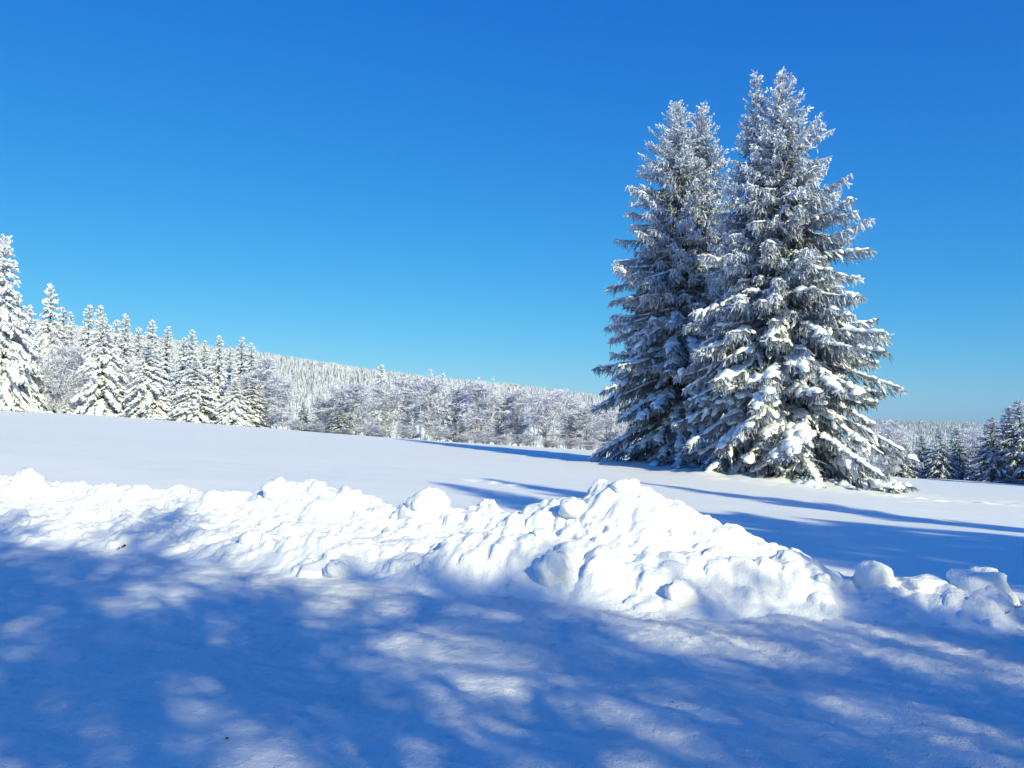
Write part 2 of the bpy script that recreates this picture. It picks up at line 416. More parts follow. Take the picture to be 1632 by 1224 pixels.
HA = [0, .25, .5, .75, .9, 1.0]
def spruce_parts(seed, H, rx, ry, whorl=0.42, per=7, step=0.12, tw=0.075, hang=3, sub=2, snow=1.0, frost=0.4, asym=None,
                 lean=0.0, low=0.03, padw=0.175, pads=5, slopes=None, seg=3, top_frost=0.9, topless=0.95):
    rng = np.random.default_rng(seed)
    needles, snows, trunk = Soup(), Soup(), Soup()
    zz = np.linspace(-0.3, H, 24); off = lean * 0.25 * np.sin(np.linspace(0, 2.5, 24)) + 0.02 * rng.normal(size=24)
    axp = np.stack([off, off * 0.6, zz], 1)
    v, f = tube(axp, 0.012 * H * (1 - zz.clip(0) / H) + 0.02, 9); trunk.add(v, f, np.zeros(len(v)))
    z = H * low
    sl = slopes or ([-0.02, 0.04, 0.10, 0.30, 0.75, 1.5], [-0.85, -0.72, -0.55, -0.40, -0.2, 0.0], [0.33, 0.33, 0.36, 0.32, 0.15, 0.0])
    while z < H * 0.992:
        hf = z / H; n = max(4, int(round(per * (1 if hf < 0.9 else 0.85)))); a0 = rng.uniform(0, 6.28)
        for k in range(n):
            azm = a0 + 6.283 * k / n + rng.normal(0, 0.22); zb = z + rng.uniform(-0.5, 0.5) * whorl
            hfb = min(max(zb / H, 0.005), 0.995)
            L = np.interp(hfb, rx, ry) * rng.choice([rng.uniform(0.5, 0.8), rng.uniform(0.8, 1.0), rng.uniform(1.0, 1.07)], p=[0.35, 0.45, 0.20])
            if asym is not None: L *= asym(azm)
            L = max(L, 0.18)
            a, b, c = (np.interp(hfb, HA, q) for q in sl)
            a += rng.normal(0, 0.10); b += rng.normal(0, 0.10)
            m = max(4, int(L / step) + 1); t = np.linspace(0, 1, m)
            ca, sa = math.cos(azm), math.sin(azm); curl = rng.normal(0, 0.12)
            x = L * t; yv = L * curl * t * t
            P = np.stack([np.interp(zb, zz, off) + x * ca - yv * sa, np.interp(zb, zz, off) * 0.6 + x * sa + yv * ca,
                          zb + L * (a * t + b * t * t + c * t ** 3)], 1)
            P[:, 2] = np.maximum(P[:, 2], 0.08 + 0.25 * rng.random() * (1 - t))
            T = nrm(np.gradient(P, axis=0)); lat = nrm(np.cross(T, np.array([0, 0, 1.0])))
            fr = np.clip(frost * (0.52 + 0.48 * float(ss(hfb, 0.12, 0.55))) + (top_frost - frost) * float(ss(hfb, 0.45, 0.95)) + rng.normal(0, 0.10), 0.03, 1)
            v, f = tube(P, np.maximum(0.016 * L * (1 - t) + 0.008, 0.010), 4)
            trunk.add(v, f, np.zeros(len(v)))
            # side twigs, left and right, longest near the inner third
            i0 = max(1, int(m * 0.10)); idx = np.repeat(np.arange(i0, m), 2); sg_ = np.tile([1.0, -1.0], m - i0)
            tt = t[idx]; q = len(idx)
            ls = (0.25 * L * np.clip(1.02 - tt, 0, 1) ** 0.6 * np.minimum(1, tt / 0.25 + 0.25) + 0.16 * min(1, L)) * rng.uniform(0.6, 1.15, q)
            D = nrm(T[idx] * rng.uniform(0.5, 1.0, q)[:, None] + lat[idx] * (sg_ * rng.uniform(0.6, 1.0, q))[:, None] + np.array([0, 0, 1]) * rng.normal(-0.12 if hfb < 0.8 else 0.15, 0.22, q)[:, None])
            P0_ = P[idx] + rng.normal(0, 0.02, (q, 3)); dr = rng.uniform(0.15, 0.5, q) * (1 if hfb < 0.85 else 0.3)
            frs = np.clip(fr * (0.30 + 0.94 * tt) + rng.normal(0, 0.13, q) + 0.08 * tt, 0.02, 1)
            needles.add(*ribbons(P0_, D, ls, np.full(q, tw) * rng.uniform(0.8, 1.3, q), dr, seg, rng, frs))
            needles.add(*ribbons(P[:-1:1], nrm(P[1:] - P[:-1]), np.linalg.norm(P[1:] - P[:-1], axis=1) * 1.6, np.full(m - 1, tw * 1.5), np.zeros(m - 1), 1, rng, np.full(m - 1, fr)))
            if sub:
                w_ = rng.uniform(0.2, 1.0, (q, sub)); Ph = P0_[:, None] + D[:, None] * (ls[:, None] * w_)[..., None]
                Ph[..., 2] -= (dr * ls)[:, None] * w_ ** 2; Ph = Ph.reshape(-1, 3); nh = len(Ph)
                Dh = nrm(np.repeat(D, sub, 0) * 0.9 + np.repeat(T[idx], sub, 0) * 0.5 + rng.normal(0, 0.55, (nh, 3)))
                needles.add(*ribbons(Ph, Dh, rng.uniform(0.10, 0.28, nh) * min(1, 0.4 + L / 4), np.full(nh, tw * 1.25) * rng.uniform(0.8, 1.4, nh), np.full(nh, 0.15), 1, rng, np.repeat(frs, sub) * rng.uniform(0.8, 1.3, nh)))
            # hanging combs below the side twigs
            if hang and hfb < 0.93:
                w_ = rng.uniform(0.15, 1.0, (q, hang)); Ph = P0_[:, None] + D[:, None] * (ls[:, None] * w_)[..., None]
                Ph[..., 2] -= (dr * ls)[:, None] * w_ ** 2; Ph = Ph.reshape(-1, 3); nh = len(Ph)
                lh = rng.uniform(0.08, 0.34, nh) * min(1.0, 0.25 + L / 4) * (0.55 + 0.9 * float(ss(hfb, 0.08, 0.4)) * (1 - float(ss(hfb, 0.6, 0.95))))
                Dh = nrm(np.stack([rng.normal(0, 0.28, nh) + 0.35 * T[:, 0].mean(), rng.normal(0, 0.28, nh) + 0.35 * T[:, 1].mean(), -np.ones(nh)], 1))
                needles.add(*ribbons(Ph, Dh, lh, np.full(nh, tw * 0.8) * rng.uniform(0.7, 1.3, nh), np.zeros(nh), 2, rng, np.repeat(frs, hang) * rng.uniform(0.45, 1.15, nh)))
            # snow: a ridge on the branch, broken by gaps, and pads on some side twigs
            if snow > 0:
                heavy = snow * (1.15 - topless * float(ss(hfb, 0.25, 0.9)))
                nrid = 1 if L < 1.2 else 2
                cuts = np.sort(rng.uniform(0.15, 0.9, nrid - 1)); eds = np.concatenate([[rng.uniform(0.15, 0.35)], cuts, [1.02]])
                for e0, e1 in zip(eds[:-1], eds[1:]):
                    if rng.random() > 0.35 + 0.6 * heavy: continue
                    e0 = e0 + 0.04; mm = max(4, int((e1 - e0) * L / (step * 1.1)) + 2); tq = np.linspace(e0, e1, mm)
                    Pq = np.stack([np.interp(tq, t, P[:, j]) for j in range(3)], 1)[None]
                    env = np.sin(np.pi * np.clip((tq - e0) / (e1 - e0), 0, 1)) ** 0.45
                    wv = (padw * heavy * min(1.2, 0.5 + L / 4) * (1 + 0.35 * rng.normal(size=mm)).clip(0.35, 2) * env + 0.004)[None]
                    Pq[..., 2] += 0.03
                    snows.add(*ridges(Pq, wv, wv * rng.uniform(0.55, 0.8), rng))
                npd = int(pads * heavy * min(1.4, L / 3) + rng.random())
                if npd > 0:
                    ch = rng.integers(0, q, npd); mm = 5; tq = np.linspace(0.05, 1.0, mm)
                    Pq = P0_[ch][:, None] + D[ch][:, None] * (ls[ch][:, None] * tq)[..., None]
                    Pq[..., 2] -= (dr[ch] * ls[ch])[:, None] * tq ** 2 - 0.03
                    env = np.sin(np.pi * (0.06 + 0.9 * np.linspace(0, 1, mm))) ** 0.6
                    wv = padw * 0.85 * heavy * rng.uniform(0.5, 1.3, (npd, 1)) * (1 + 0.25 * rng.normal(size=(npd, mm))).clip(0.4, 1.6) * env + 0.004
                    snows.add(*ridges(Pq, wv, wv * 0.7, rng))
        z += whorl * rng.uniform(0.75, 1.25) * (1 if hf < 0.8 else 0.75)
    # leader shoot
    n = 26; P = np.stack([np.full(n, off[-1]), np.full(n, off[-1] * .6), H - rng.uniform(-0.02, 0.05, n) * H * 0.5], 1)
    D = nrm(np.stack([rng.normal(0, .6, n), rng.normal(0, .6, n), np.abs(rng.normal(.7, .4, n))], 1))
    needles.add(*ribbons(P, D, rng.uniform(.15, .5, n) * H / 22, np.full(n, tw * 1.5), np.zeros(n), 2, rng, np.full(n, 0.9)))
    return trunk, needles, snows

def build_spruce(label, loc, group, parts, name='spruce_tree', cat='spruce', needle=None):
    tr, nd, sn = parts
    r = empty(name, loc); tag(r, label, cat, group)
    v, f, a = tr.get(); mesh_obj('trunk', v, f, M_BARK, r)
    v, f, a = nd.get(); mesh_obj('crown', v, f, needle or M_NEEDLE, r, smooth=False, attr=a)
    if sn.n:
        v, f, a = sn.get(); mesh_obj('snow_load', v, f, M_PAD, r)
    return r

def at_ground(px, d):
    x = (px - CX) / FPX * d; return np.array([x, d, float(terrain(x, d))])
def height_to(px, py, d, z0):
    return 1.6 + (HY - py) / FPX * d - z0

# the four big spruces, two joined pairs
RXm = [0.0, 0.05, 0.14, 0.30, 0.38, 0.45, 0.52, 0.66, 0.72, 0.80, 0.86, 0.94, 1.0]
RYm = [5.4, 5.7, 5.8, 5.5, 4.9, 4.4, 4.2, 3.6, 3.1, 2.6, 1.75, 0.95, 0.22]
RYs = [4.9, 5.6, 6.0, 6.1, 5.6, 5.0, 4.6, 3.4, 2.6, 1.7, 1.2, 0.75, 0.22]
RYl = [5.3, 5.6, 5.7, 5.4, 5.0, 4.7, 4.5, 4.0, 3.5, 2.9, 2.0, 1.0, 0.25]
RYt = [5.0, 5.4, 5.8, 5.8, 5.5, 5.1, 4.9, 3.8, 3.0, 2.2, 1.6, 0.95, 0.25]
def side_weight(lo, direction):
    return lambda azm: lo + (1 - lo) * (0.5 + 0.5 * math.cos(azm - direction))
G_BIG = 'big frosted spruces in the field'
def big(px, top, d, seed, ry, label, k=1.0, asym=None, **kw):
    p = at_ground(px, d); H = height_to(px, top, d, p[2])
    return build_spruce(label, p, G_BIG, spruce_parts(seed, H, RXm, [q * k for q in ry], asym=asym, **kw))
big1 = big(1255, 112, 43.0, 1, RYm, 'tallest spruce in the field, broad, its right side sunlit with thick snow on low boughs', asym=side_weight(0.72, -0.5), frost=0.45, snow=1.15)
big(1211, 108, 44.2, 2, RYs, 'slim spruce with a narrow white tip grown against the left side of the tallest one', k=0.74, frost=0.56, snow=1.0, lean=1)
big(1087, 156, 53.0, 3, RYl, 'shaded spruce with drooping left boughs and thin forked top, leftmost of the big ones', asym=side_weight(0.7, 3.0), frost=0.50, snow=1.0)
big(1129, 163, 54.0, 4, RYt, 'blunt topped frosty spruce between the leftmost big one and the slim white tipped one', k=0.85, frost=0.52, snow=1.0, lean=-1)

# ------------------------------------------------------------------ spruces round the field
CONE_X = [0, 0.04, 0.12, 0.3, 0.5, 0.7, 0.85, 0.95, 1.0]
def small_spruce(seed, fat, snow, frost, padw, tw=0.15, step=0.25, droop=1.0, whorl=0.50, hang=1, per=8, bulge=0.0):
    ry = [v * fat + bulge * b for v, b in zip([2.3, 2.7, 2.75, 2.4, 1.9, 1.3, 0.8, 0.5, 0.2], [0, .2, .5, .8, .8, .5, .2, 0, 0])]
    sl = ([-0.10, -0.05, 0.0, 0.15, 0.5, 1.4], [-0.75 * droop, -0.7 * droop, -0.6 * droop, -0.45 * droop, -0.2, 0], [0.2, 0.2, 0.2, 0.2, 0.1, 0])
    return spruce_parts(seed, 12.0, CONE_X, ry, whorl=whorl, per=per, step=step, tw=tw, hang=hang, sub=1, snow=snow, frost=frost, padw=padw, pads=8, slopes=sl, seg=2, top_frost=0.95, topless=0.45)
PROTO = {}
KIND = {'laden': dict(seed=21, fat=1.0, snow=1.35, frost=0.72, padw=0.165, bulge=0.3, droop=1.25, per=9),
        'laden2': dict(seed=22, fat=0.95, snow=1.35, frost=0.70, padw=0.155, bulge=0.5, droop=1.3, per=9),
        'pointed': dict(seed=23, fat=0.85, snow=1.4, frost=0.75, padw=0.18, droop=1.4),
        'slim': dict(seed=24, fat=0.70, snow=1.2, frost=0.68, padw=0.17, droop=1.1),
        'slim2': dict(seed=25, fat=0.62, snow=1.15, frost=0.60, padw=0.17, whorl=0.6),
        'dark': dict(seed=26, fat=1.0, snow=0.75, frost=0.32, padw=0.14, per=10, bulge=0.5),
        'dark2': dict(seed=27, fat=0.95, snow=0.65, frost=0.36, padw=0.13, per=10, bulge=0.4)}
def plant(kind, px, top, d, width, label, group, rot=None):
    """px, top and width are read from the photo; d is the distance in metres"""
    p = at_ground(px, d); H = height_to(px, top, d, p[2])
    if kind not in PROTO:
        r = PROTO[kind] = build_spruce(label, p, group, small_spruce(**KIND[kind]), needle=None if 'dark' in kind else M_WHITE)
    else:
        r = copy_thing(PROTO[kind]); tag(r, label, None, group); r.location = p
    wd = (1.3 if 'slim' in kind else 1.0) * width / FPX * d / (2 * 2.75 * KIND[kind]['fat'] + KIND[kind].get('bulge', 0))
    r.scale = (wd, wd, H / 12.0); r.rotation_euler = (0.035 * math.sin(px * 3.1), 0.035 * math.cos(px * 1.7), (px * 1.37) % 6.28 if rot is None else rot)
    return r
GL = 'snow-laden spruces along the left edge of the field'
GB = 'slim spruces showing their tips behind the left front row'
GR = 'dark spruces at the far right edge of the field'
for a in (
    ('laden', -8, 376, 103, 118, 'tallest snow caked spruce on the left, cut off by the edge of the photo'),
    ('laden2', 30, 478, 107, 92, 'thick white spruce half hidden by the tall one at the left photo edge'),
    ('pointed', 79, 455, 118, 78, 'pointed white spruce with drooping arms, standing clear above the left front row'),
    ('laden', 165, 508, 105, 98, 'broad snow laden spruce, left one of three broad ones in the left front row'),
    ('laden2', 238, 545, 104.5, 92, 'broad snow laden spruce, middle one of three broad ones in the left front row'),
    ('laden', 312, 578, 104, 92, 'broad low snow laden spruce, right one of three broad ones in the left front row'),
    ('laden2', 374, 606, 103.5, 62, 'small white spruce at the right end of the left front row'),
    ('slim', 400, 600, 106, 48, 'small slim white spruce beside the birch where the left front row ends'),
    ('laden2', 108, 632, 103, 34, 'little round snow covered spruce at the foot of the pointed white one')):
    plant(*a, GL)
for a in (
    ('slim', 46, 488, 122, 60, 'slim spruce tip just right of the tall one at the left edge'),
    ('slim2', 104, 492, 130, 56, 'slim spruce tip close on the right side of the pointed white one'),
    ('slim', 134, 488, 128, 52, 'tallest slim tip between the pointed spruce and the left broad one'),
    ('slim2', 118, 500, 136, 40, 'low tip in the gap between two slim spruces beside the pointed one'),
    ('slim', 157, 490, 132, 50, 'slim white tip right above the left broad front spruce'),
    ('slim2', 174, 512, 138, 44, 'short slim tip right behind the left broad front spruce'),
    ('slim', 195, 502, 126, 52, 'sharp slim tip between the left and middle broad front spruces'),
    ('slim2', 222, 524, 134, 46, 'short tip behind the left shoulder of the middle broad front spruce'),
    ('slim', 242, 512, 130, 50, 'tall slim tip right above the middle broad front spruce'),
    ('slim2', 258, 522, 128, 50, 'greyer slim tip behind the right shoulder of the middle broad front spruce'),
    ('slim2', 286, 540, 124, 44, 'grey banded slim spruce in the gap left of the low broad front one'),
    ('slim', 304, 528, 122, 46, 'tall slim tip right above the low broad front spruce'),
    ('slim2', 325, 546, 126, 42, 'slim spruce behind the right shoulder of the low broad front one'),
    ('slim', 346, 538, 120, 44, 'slim spruce with dark shaded boughs left of the last tall pair'),
    ('slim2', 364, 556, 124, 40, 'short dark slim spruce just left of the last tall pair'),
    ('slim2', 382, 540, 116, 48, 'left one of the last tall pair of slim spruces before the birches'),
    ('slim', 402, 548, 114, 44, 'right one of the last tall pair of slim spruces before the birches')):
    plant(*a, GB)
GM = 'scattered spruces among the birches beyond the field'
for a in (
    ('dark2', 484, 640, 118, 34, 'small dark spruce on the left in the gap between two pinkish birches'),
    ('slim2', 507, 632, 116, 34, 'small snow patched spruce on the right in the gap between two pinkish birches'),
    ('dark', 543, 652, 104, 50, 'low dark bluish spruce at the foot of the shaded grey birches'),
    ('pointed', 607, 583, 126, 56, 'tall white tipped spruce rising alone above the birches at mid field'),
    ('slim', 711, 596, 135, 34, 'frosty spruce tip rising above the grey birches, right of mid field'),
    ('dark2', 734, 668, 104, 26, 'tiny dark spruce in a shadowed gap under the grey birches')):
    plant(*a, GM)
for a in (
    ('dark', 1433, 690, 106, 62, 'sunlit light spruce just right of the biggest spruce, first of the far right row'),
    ('dark2', 1470, 694, 112, 54, 'dark slim spruce second in the far right row'),
    ('dark', 1497, 688, 108, 58, 'dark spruce with a pale frosty tip, third in the far right row'),
    ('dark2', 1523, 682, 114, 60, 'dark pointed spruce fourth in the far right row'),
    ('dark2', 1540, 690, 122, 54, 'half hidden dark spruce with pale tip left of the far right clump'),
    ('dark', 1580, 668, 104, 84, 'left one of the three big dark spruces clumped at the right edge'),
    ('dark2', 1604, 650, 106, 90, 'middle and pointed one of the three big dark spruces clumped at the right edge'),
    ('dark', 1630, 642, 103, 100, 'right one of the three big dark spruces, cut off by the photo edge')):
    plant(*a, GR)

# ------------------------------------------------------------------ frosted birches and bushes
def birch_parts(seed, H, spread, n1=34, n2=12, n3=9, tw=0.07, frost=0.72, low=0.02, rad=0.011, seg=2):
    rng = np.random.default_rng(seed); wood, twigs = Soup(), Soup()
    zz = np.linspace(-0.3, H * 0.92, 12); ox = np.cumsum(rng.normal(0, 0.012 * H, 12)); oy = np.cumsum(rng.normal(0, 0.012 * H, 12))
    v, f = tube(np.stack([ox, oy, zz], 1), rad * H * (1 - zz.clip(0) / H) ** 0.8 + 0.01, 7); wood.add(v, f, np.zeros(len(v)))
    for k in range(n1):
        hf = low + (0.93 - low) * (k + rng.random()) / n1; z = hf * H; azm = k * 2.4 + rng.normal(0, .4)
        L = spread * (0.35 + 1.0 * math.sin(math.pi * min(1, max(0.02, (1 - hf) * 0.95 + 0.08))) ** 0.8) * rng.uniform(0.7, 1.15); el = R(rng.uniform(42, 72) + 12 * hf)
        t = np.linspace(0, 1, 6); wob = np.cumsum(rng.normal(0, 0.05 * L, (6, 3)), 0)
        P = np.stack([np.interp(z, zz, ox) + L * t * math.cos(el) * math.cos(azm), np.interp(z, zz, oy) + L * t * math.cos(el) * math.sin(azm),
                      z + L * (t * math.sin(el) - 0.18 * t * t)], 1) + wob * t[:, None]
        v, f = tube(P, rad * 0.45 * H * (1 - hf * .6) * (1 - .85 * t) + 0.008, 5); wood.add(v, f, np.zeros(len(v)))
        tt = rng.uniform(0.2, 1.0, n2); b0 = np.stack([np.interp(tt, t, P[:, j]) for j in range(3)], 1)
        ax = nrm(P[-1] - P[0]); D = nrm(ax * 0.8 + rng.normal(0, 0.6, (n2, 3)) + np.array([0, 0, 0.25]))
        l2 = L * rng.uniform(0.25, 0.5, n2) * (1.1 - 0.5 * tt) + 0.15
        twigs.add(*ribbons(b0, D, l2, np.full(n2, tw * 1.2), np.full(n2, 0.25), 3, rng, np.full(n2, frost * 0.75), 0.3))
        w_ = rng.uniform(0.1, 1, (n2, n3)); b1 = b0[:, None] + D[:, None] * (l2[:, None] * w_)[..., None]; b1[..., 2] -= (0.25 * l2)[:, None] * w_ ** 2
        b1 = b1.reshape(-1, 3); n = len(b1); D1 = nrm(np.repeat(D, n3, 0) * 0.6 + rng.normal(0, 0.5, (n, 3)) + np.array([0, 0, 0.40]))
        l3 = rng.uniform(0.05, 0.13, n) * H * 0.6 * (0.5 + 0.5 * spread / (0.22 * H))
        twigs.add(*ribbons(b1, D1, l3, np.full(n, tw) * rng.uniform(0.6, 1.3, n), rng.uniform(0.1, 0.6, n), seg, rng, np.clip(frost + rng.normal(0, 0.16, n), 0, 1)))
    return wood, twigs
def build_birch(label, loc, group, parts, name='frosted_birch', cat='birch'):
    wd, tg_ = parts; r = empty(name, loc); tag(r, label, cat, group)
    v, f, a = wd.get(); mesh_obj('trunk', v, f, M_GREYBARK, r)
    v, f, a = tg_.get(); mesh_obj('crown', v, f, M_TWIG, r, smooth=False, attr=a)
    return r
BPROTO = {}
BK = {'tall': dict(seed=41, H=10, spread=2.3), 'tall2': dict(seed=42, H=10, spread=2.7, frost=0.68), 'round': dict(seed=43, H=10, spread=3.3, low=0.02, frost=0.72, n1=38),
      'bush': dict(seed=44, H=10, spread=4.4, low=0.02, frost=0.7, n1=36, rad=0.008), 'oak': dict(seed=45, H=10, spread=4.0, low=0.16, frost=0.6, rad=0.022, n1=30)}
def grow(kind, px, top, d, width, label, group, name='frosted_birch', cat='birch'):
    p = at_ground(px, d); H = height_to(px, top, d, p[2])
    if kind not in BPROTO: r = BPROTO[kind] = build_birch(label, p, group, birch_parts(**BK[kind]), name, cat)
    else:
        r = copy_thing(BPROTO[kind]); tag(r, label, cat, group); r.location = p; r.name = name
    wd = 1.3 * width / FPX * d / (2 * BK[kind]['spread'] * 0.95)
    r.scale = (wd, wd, H / 11.0); r.rotation_euler = (0, 0, (px * 2.11) % 6.28)
    return r
GW = 'frosted birches in the wood beyond the field'
for a in (
    ('bush', 92, 560, 110, 70, 'white frosted birch crown below the pointed white spruce'),
    ('tall', 128, 552, 114, 50, 'pinkish frosted birch between the pointed spruce and the left broad front one'),
    ('round', 200, 585, 112, 50, 'pale birch crown squeezed between the left and middle broad front spruces'),
    ('tall2', 388, 596, 108, 44, 'faint grey birch in front of the last tall pair of slim spruces'),
    ('tall', 432, 570, 107, 62, 'tall pinkish grey birch directly right of the left spruce wood'),
    ('round', 450, 610, 105, 56, 'lower white frosted birch leaning against the tall pinkish one'),
    ('round', 520, 640, 108, 56, 'small pale birch above the two small spruces in the gap'),
    ('tall2', 549, 612, 107, 60, 'shaded bluish grey birch above the low dark spruce'),
    ('tall', 575, 612, 105, 58, 'pinkish birch immediately left of the tall white tipped spruce'),
    ('round', 615, 618, 108, 74, 'wide white birch in front of the tall white tipped spruce'),
    ('tall2', 655, 602, 112, 66, 'grey birch first to the right of the tall white tipped spruce'),
    ('round', 690, 608, 108, 74, 'wide grey birch left of the frosty spruce tip'),
    ('tall', 722, 620, 110, 58, 'narrow birch under the frosty spruce tip'),
    ('tall2', 758, 606, 105, 72, 'tallest pinkish birch right of the frosty spruce tip'),
    ('round', 790, 632, 110, 66, 'low wide birch next after the tallest pinkish one'),
    ('tall2', 828, 622, 108, 66, 'bluish grey birch left of the dark trunked tree'),
    ('oak', 872, 632, 103, 84, 'bare spreading tree with a dark trunk and snow lined limbs by the field edge'),
    ('round', 910, 636, 107, 64, 'pale birch first to the right of the dark trunked tree'),
    ('tall', 938, 650, 105, 54, 'slender birch second to the right of the dark trunked tree'),
    ('round', 966, 652, 108, 62, 'brownish pink birch nearest the left side of the big spruces'),
    ('bush', 1000, 662, 104, 60, 'bright white frosted birch seen just behind the left boughs of the big spruces'),
    ('tall', 1412, 672, 104, 56, 'bare brownish birch behind the right boughs of the tallest big spruce'),
    ('round', 1552, 690, 118, 50, 'pale pinkish birch among the dark spruces at the far right')):
    grow(*a, GW)
GU = 'low frosted bushes along the field edge'
for i, (px, top, wd, lab) in enumerate((
    (470, 672, 40, 'low white bush at the foot of the tall pinkish grey birch'), (505, 678, 36, 'low white bush below the two small spruces in the gap'),
    (590, 678, 40, 'low pale bush at the foot of the pinkish birch left of the white tipped spruce'), (640, 680, 44, 'low pale bush below the wide white birch'),
    (700, 684, 40, 'low snowy bush below the frosty spruce tip'), (770, 692, 44, 'low brownish bush right of the tiny dark spruce'),
    (840, 694, 44, 'low snowy bush left of the dark trunk of the spreading tree'), (905, 700, 44, 'low snowy bush right of the dark trunk of the spreading tree'),
    (555, 684, 36, 'small frosted bush touching the low dark spruce in the shaded birches'), (735, 694, 34, 'small frosted bush in front of the tiny dark spruce'),
    (805, 696, 40, 'low grey bush below the low wide birch'), (872, 702, 46, 'snowy bush right at the foot of the dark trunked spreading tree'),
    (945, 704, 44, 'low pale bush below the slender birch by the big spruces'), (980, 706, 40, 'low brownish bush nearest the big spruces on their left'),
    (1612, 764, 50, 'low snow covered bush in front of the big dark spruces at the right edge'))):
    grow('bush', px, top, 101.5, wd, lab, GU, 'frosted_bush', 'bush')

# ------------------------------------------------------------------ woods on the far hills
def forest(name, label, seed, n, r0, r1, p0, p1, h0, h1, mask, dark):
    rng = np.random.default_rng(seed)
    r = np.sqrt(rng.uniform(r0 ** 2, r1 ** 2, n)); px = rng.uniform(p0, p1, n); x = (px - CX) / FPX * r
    k = mask(px, r, rng.random(n)); x, r = x[k], r[k]; n = len(x); z = terrain(x, r)
    h = rng.uniform(h0, h1, n) * np.interp(r, [200, 1000], [0.55, 1.0]) * (1 + 0.25 * noise(x * 0.02, r * 0.02, 3)); w = h * rng.uniform(0.13, 0.20, n)
    fr = np.clip(np.where(rng.random(n) < dark, rng.uniform(0.1, 0.5, n), rng.uniform(0.6, 1.0, n)), 0, 1)
    tiers = [(0.05, 0.50, 1.0), (0.30, 0.72, 0.74), (0.55, 0.90, 0.48), (0.76, 1.0, 0.25)]
    V, F, A = [], [], []; nv = 0; m = 7
    for (b, t, wk) in tiers:
        th = rng.uniform(0, 6.28, (n, 1)) + np.linspace(0, 2 * np.pi, m, endpoint=False)
        jr = rng.uniform(0.55, 1.25, (n, m)); jz = rng.uniform(-0.08, 0.06, (n, m))
        rim = np.stack([x[:, None] + w[:, None] * wk * jr * np.cos(th), r[:, None] + w[:, None] * wk * jr * np.sin(th), z[:, None] + h[:, None] * (b + jz)], -1)
        ap = np.stack([x, r, z + h * t], -1)[:, None]
        V.append(np.concatenate([rim, ap], 1).reshape(-1, 3))
        a = (np.arange(n) * (m + 1))[:, None] + nv; kk = np.arange(m)
        F.append(np.stack([a + kk, a + (kk + 1) % m, np.broadcast_to(a + m, (n, m))], -1).reshape(-1, 3))
        A.append(np.concatenate([np.clip(fr[:, None] * rng.uniform(0.35, 0.95, (n, m)), 0, 1), fr[:, None]], 1).ravel()); nv += n * (m + 1)
    o = mesh_obj(name, np.concatenate(V), np.concatenate(F), M_FOREST, smooth=False, attr=np.concatenate(A))
    tag(o, label, 'forest', kind='stuff'); return o
forest('hillside_forest', 'white frosted spruce forest covering the long hill behind the field', 71, 54000, 150, 1130, -260, 1720, 9, 13.5,
       lambda px, r, q: r > 150, 0.22)
def clear(px, r, q):
    z = HY - (terrain((px - CX) / FPX * r, r) - 1.6) / r * FPX
    c = (np.abs(px - 1435) < 26) & (np.abs(z - 689) < 3.0) | (np.abs(px - 1545) < 26) & (np.abs(z - 686) < 2.5) | (np.abs(px - 1600) < 16) & (np.abs(z - 689) < 2)
    return ~c
forest('distant_forest', 'hazy bluish forest on the low distant hills at the far right', 72, 16000, 1130, 2680, 1180, 1760, 11, 16, clear, 0.55)

SPRUCE_SHADE = [
    (20.7, -10.2, 20, 0.8, 'tall spruce behind the viewpoint casting the longest shadow tip on the field', 0.3),
    (19.3, -13.4, 20, 0.7, 'tall spruce behind the viewpoint casting the lower long shadow tip on the field', 1.3),
    (27.0, -5.8, 20, 0.7, 'tall spruce behind the viewpoint casting the upper shadow band on the field', 2.3),
    (25.0, -12.0, 16.3, 0.8, 'tall spruce behind the viewpoint casting the wide shadow behind the right bank', 3.1),
    (29.5, -12.0, 17, 0.8, 'tall spruce behind the viewpoint, farthest to the right of its row', 4.4),
    (15.1, -12.9, 12.0, 0.33, 'slim spruce behind the viewpoint casting a dark streak over the right bank', 2.0),
    (16.6, -13.6, 12.0, 0.30, 'slim spruce behind the viewpoint casting the rightmost dark streak over the bank', 5.0)]
BIRCH_SHADE = [
    (11.6, -9.6, 8.4, 0.8, 'bare birch behind the viewpoint casting streaks on the middle of the road', 0.2),
    (14.2, -8.8, 8.2, 0.6, 'bare birch behind the viewpoint casting streaks on the right of the road', 1.6),
    (9.6, -6.4, 6.6, 0.6, 'bare birch behind the viewpoint casting streaks near the bottom right of the road', 2.9)]
DENSE_SHADE = [
    (5.4, -10.4, 11.8, 1.0, 'dense birch behind the viewpoint dappling the far left of the road', 0.5),
    (8.0, -11.4, 12.4, 1.0, 'dense birch behind the viewpoint dappling the left bank foot', 1.9),
    (10.6, -12.2, 11.0, 0.8, 'dense birch behind the viewpoint dappling the middle bank foot', 3.3),
    (2.6, -9.4, 9.8, 1.0, 'dense birch behind the viewpoint dappling the left edge of the road', 4.1),
    (5.7, -7.9, 7.6, 0.95, 'dense birch behind the viewpoint dappling the near left of the road', 5.2)]
